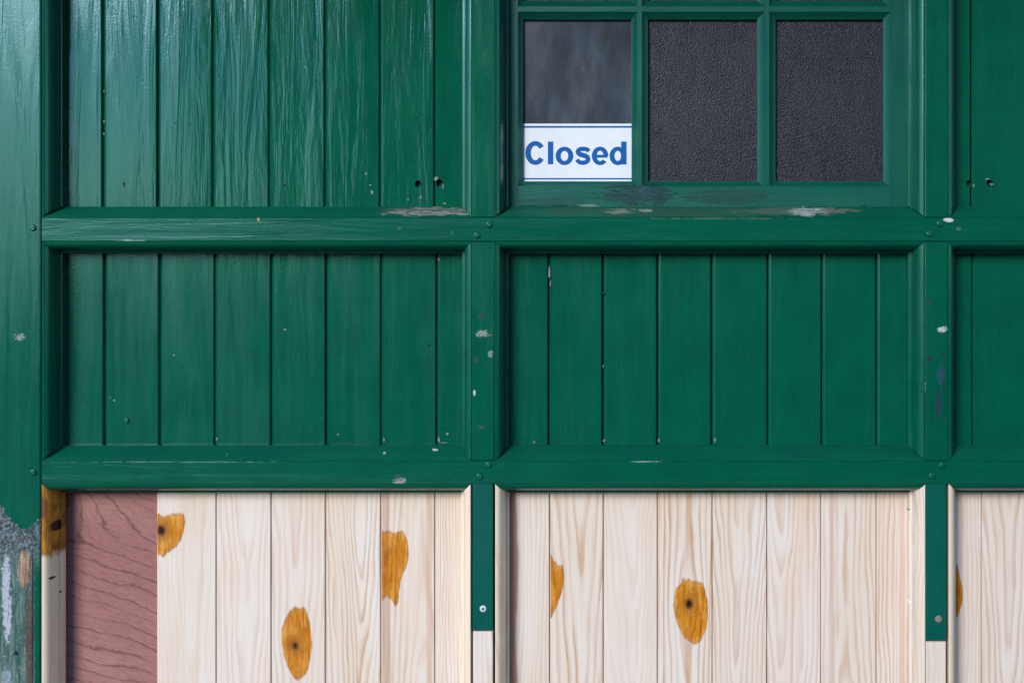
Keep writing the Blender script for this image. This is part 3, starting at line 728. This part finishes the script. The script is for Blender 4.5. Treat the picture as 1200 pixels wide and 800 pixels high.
M['soffit'] = plain('soffit_paint', (0.03, 0.05, 0.045), 0.6, 0.3)
member('added_eaves', XL - 200, XR + 200, YT - 40, YT - 2, -640, 400, M['soffit'], WALL, 2)  # unseen roof overhang, added to block light from the high sky
def brick_mat():
    t = NT('old_brick'); g = t.n('ShaderNodeNewGeometry'); sp = t.n('ShaderNodeSeparateXYZ'); t.t.links.new(g.outputs['Position'], sp.inputs[0])
    b = t.n('ShaderNodeTexBrick'); t.put(b.inputs['Vector'], t.comb(sp.outputs[0], sp.outputs[2], 0.0))
    b.inputs['Scale'].default_value = 4.4; b.inputs['Color1'].default_value = (0.13, 0.06, 0.04, 1); b.inputs['Color2'].default_value = (0.09, 0.045, 0.035, 1)
    b.inputs['Mortar'].default_value = (0.16, 0.15, 0.13, 1); b.inputs['Mortar Size'].default_value = 0.015
    return t.out(b.outputs[0], 0.85, None, 0.3)
def house():  # unseen, added so the paint reflects something dark to the right
    x0, x1, y0, y1, z = -3.8, 14.0, -12.0, -19.0, 4.4
    root = empty('added_brick_house', ((x0 + x1) / 2, (y0 + y1) / 2, 0), 'brick house added out of view to darken reflections and block light', 'house')
    v = [(x0, y0, 0), (x1, y0, 0), (x1, y1, 0), (x0, y1, 0), (x0, y0, z), (x1, y0, z), (x1, y1, z), (x0, y1, z)]
    finish('wall', v, [(0, 1, 2, 3), (4, 7, 6, 5), (0, 4, 5, 1), (1, 5, 6, 2), (2, 6, 7, 3), (3, 7, 4, 0)], brick_mat(), root)
    e, ym = 0.35, (y0 + y1) / 2
    v = [(x0 - e, y0 + e, z + 0.02), (x1 + e, y0 + e, z + 0.02), (x1 + e, y1 - e, z + 0.02), (x0 - e, y1 - e, z + 0.02), (x0 - e, ym, z + 2.6), (x1 + e, ym, z + 2.6)]
    finish('roof', v, [(0, 1, 2, 3), (0, 4, 5, 1), (2, 5, 4, 3), (0, 3, 4), (1, 5, 2)], plain('slate', (0.06, 0.06, 0.07), 0.7), root)
    gm = glass('house_glass', False); wm = plain('house_trim', (0.45, 0.44, 0.42), 0.5)
    for i in range(4):
        cx = x0 + 2.0 + 3.6 * i
        for zc in (1.6,):
            f = [(cx - 0.55, zc - 0.75), (cx + 0.55, zc - 0.75), (cx + 0.55, zc + 0.75), (cx - 0.55, zc + 0.75)]
            vv = [(a, y0 + 0.03, b) for a, b in f] + [(a, y0 - 0.05, b) for a, b in f]
            wo = finish('window', vv, [(0, 1, 2, 3), (7, 6, 5, 4), (0, 4, 5, 1), (1, 5, 6, 2), (2, 6, 7, 3), (3, 7, 4, 0)], wm, root)
            for sx in (-0.26, 0.26):
                f = [(cx + sx - 0.22, zc - 0.68), (cx + sx + 0.22, zc - 0.68), (cx + sx + 0.22, zc + 0.68), (cx + sx - 0.22, zc + 0.68)]
                vv = [(a, y0 + 0.04, b) for a, b in f] + [(a, y0 + 0.02, b) for a, b in f]
                finish('pane', vv, [(0, 1, 2, 3), (7, 6, 5, 4), (0, 4, 5, 1), (1, 5, 6, 2), (2, 6, 7, 3), (3, 7, 4, 0)], gm, wo)
house()
def added_yard_wall():  # unseen, added to hide bright ground and horizon from the gloss paint
    root = empty('added_brick_wall', (-10.0, -12.1, 0), 'low brick wall added out of view to cut bright low reflections', 'wall')
    def bx(name, x0, x1, y0, y1, z0, z1, m):
        v = [(x0, y0, z0), (x1, y0, z0), (x1, y1, z0), (x0, y1, z0), (x0, y0, z1), (x1, y0, z1), (x1, y1, z1), (x0, y1, z1)]
        finish(name, v, [(0, 1, 2, 3), (4, 7, 6, 5), (0, 4, 5, 1), (1, 5, 6, 2), (2, 6, 7, 3), (3, 7, 4, 0)], m, root)
    bx('brickwork', -18.6, -3.82, -12.25, -12.02, 0, 1.62, brick_mat())
    bx('coping', -18.65, -3.82, -12.3, -11.97, 1.62, 1.70, plain('coping_stone', (0.14, 0.135, 0.12), 0.8))
added_yard_wall()
for o in bpy.data.objects:
    if '_w' in o: del o['_w']
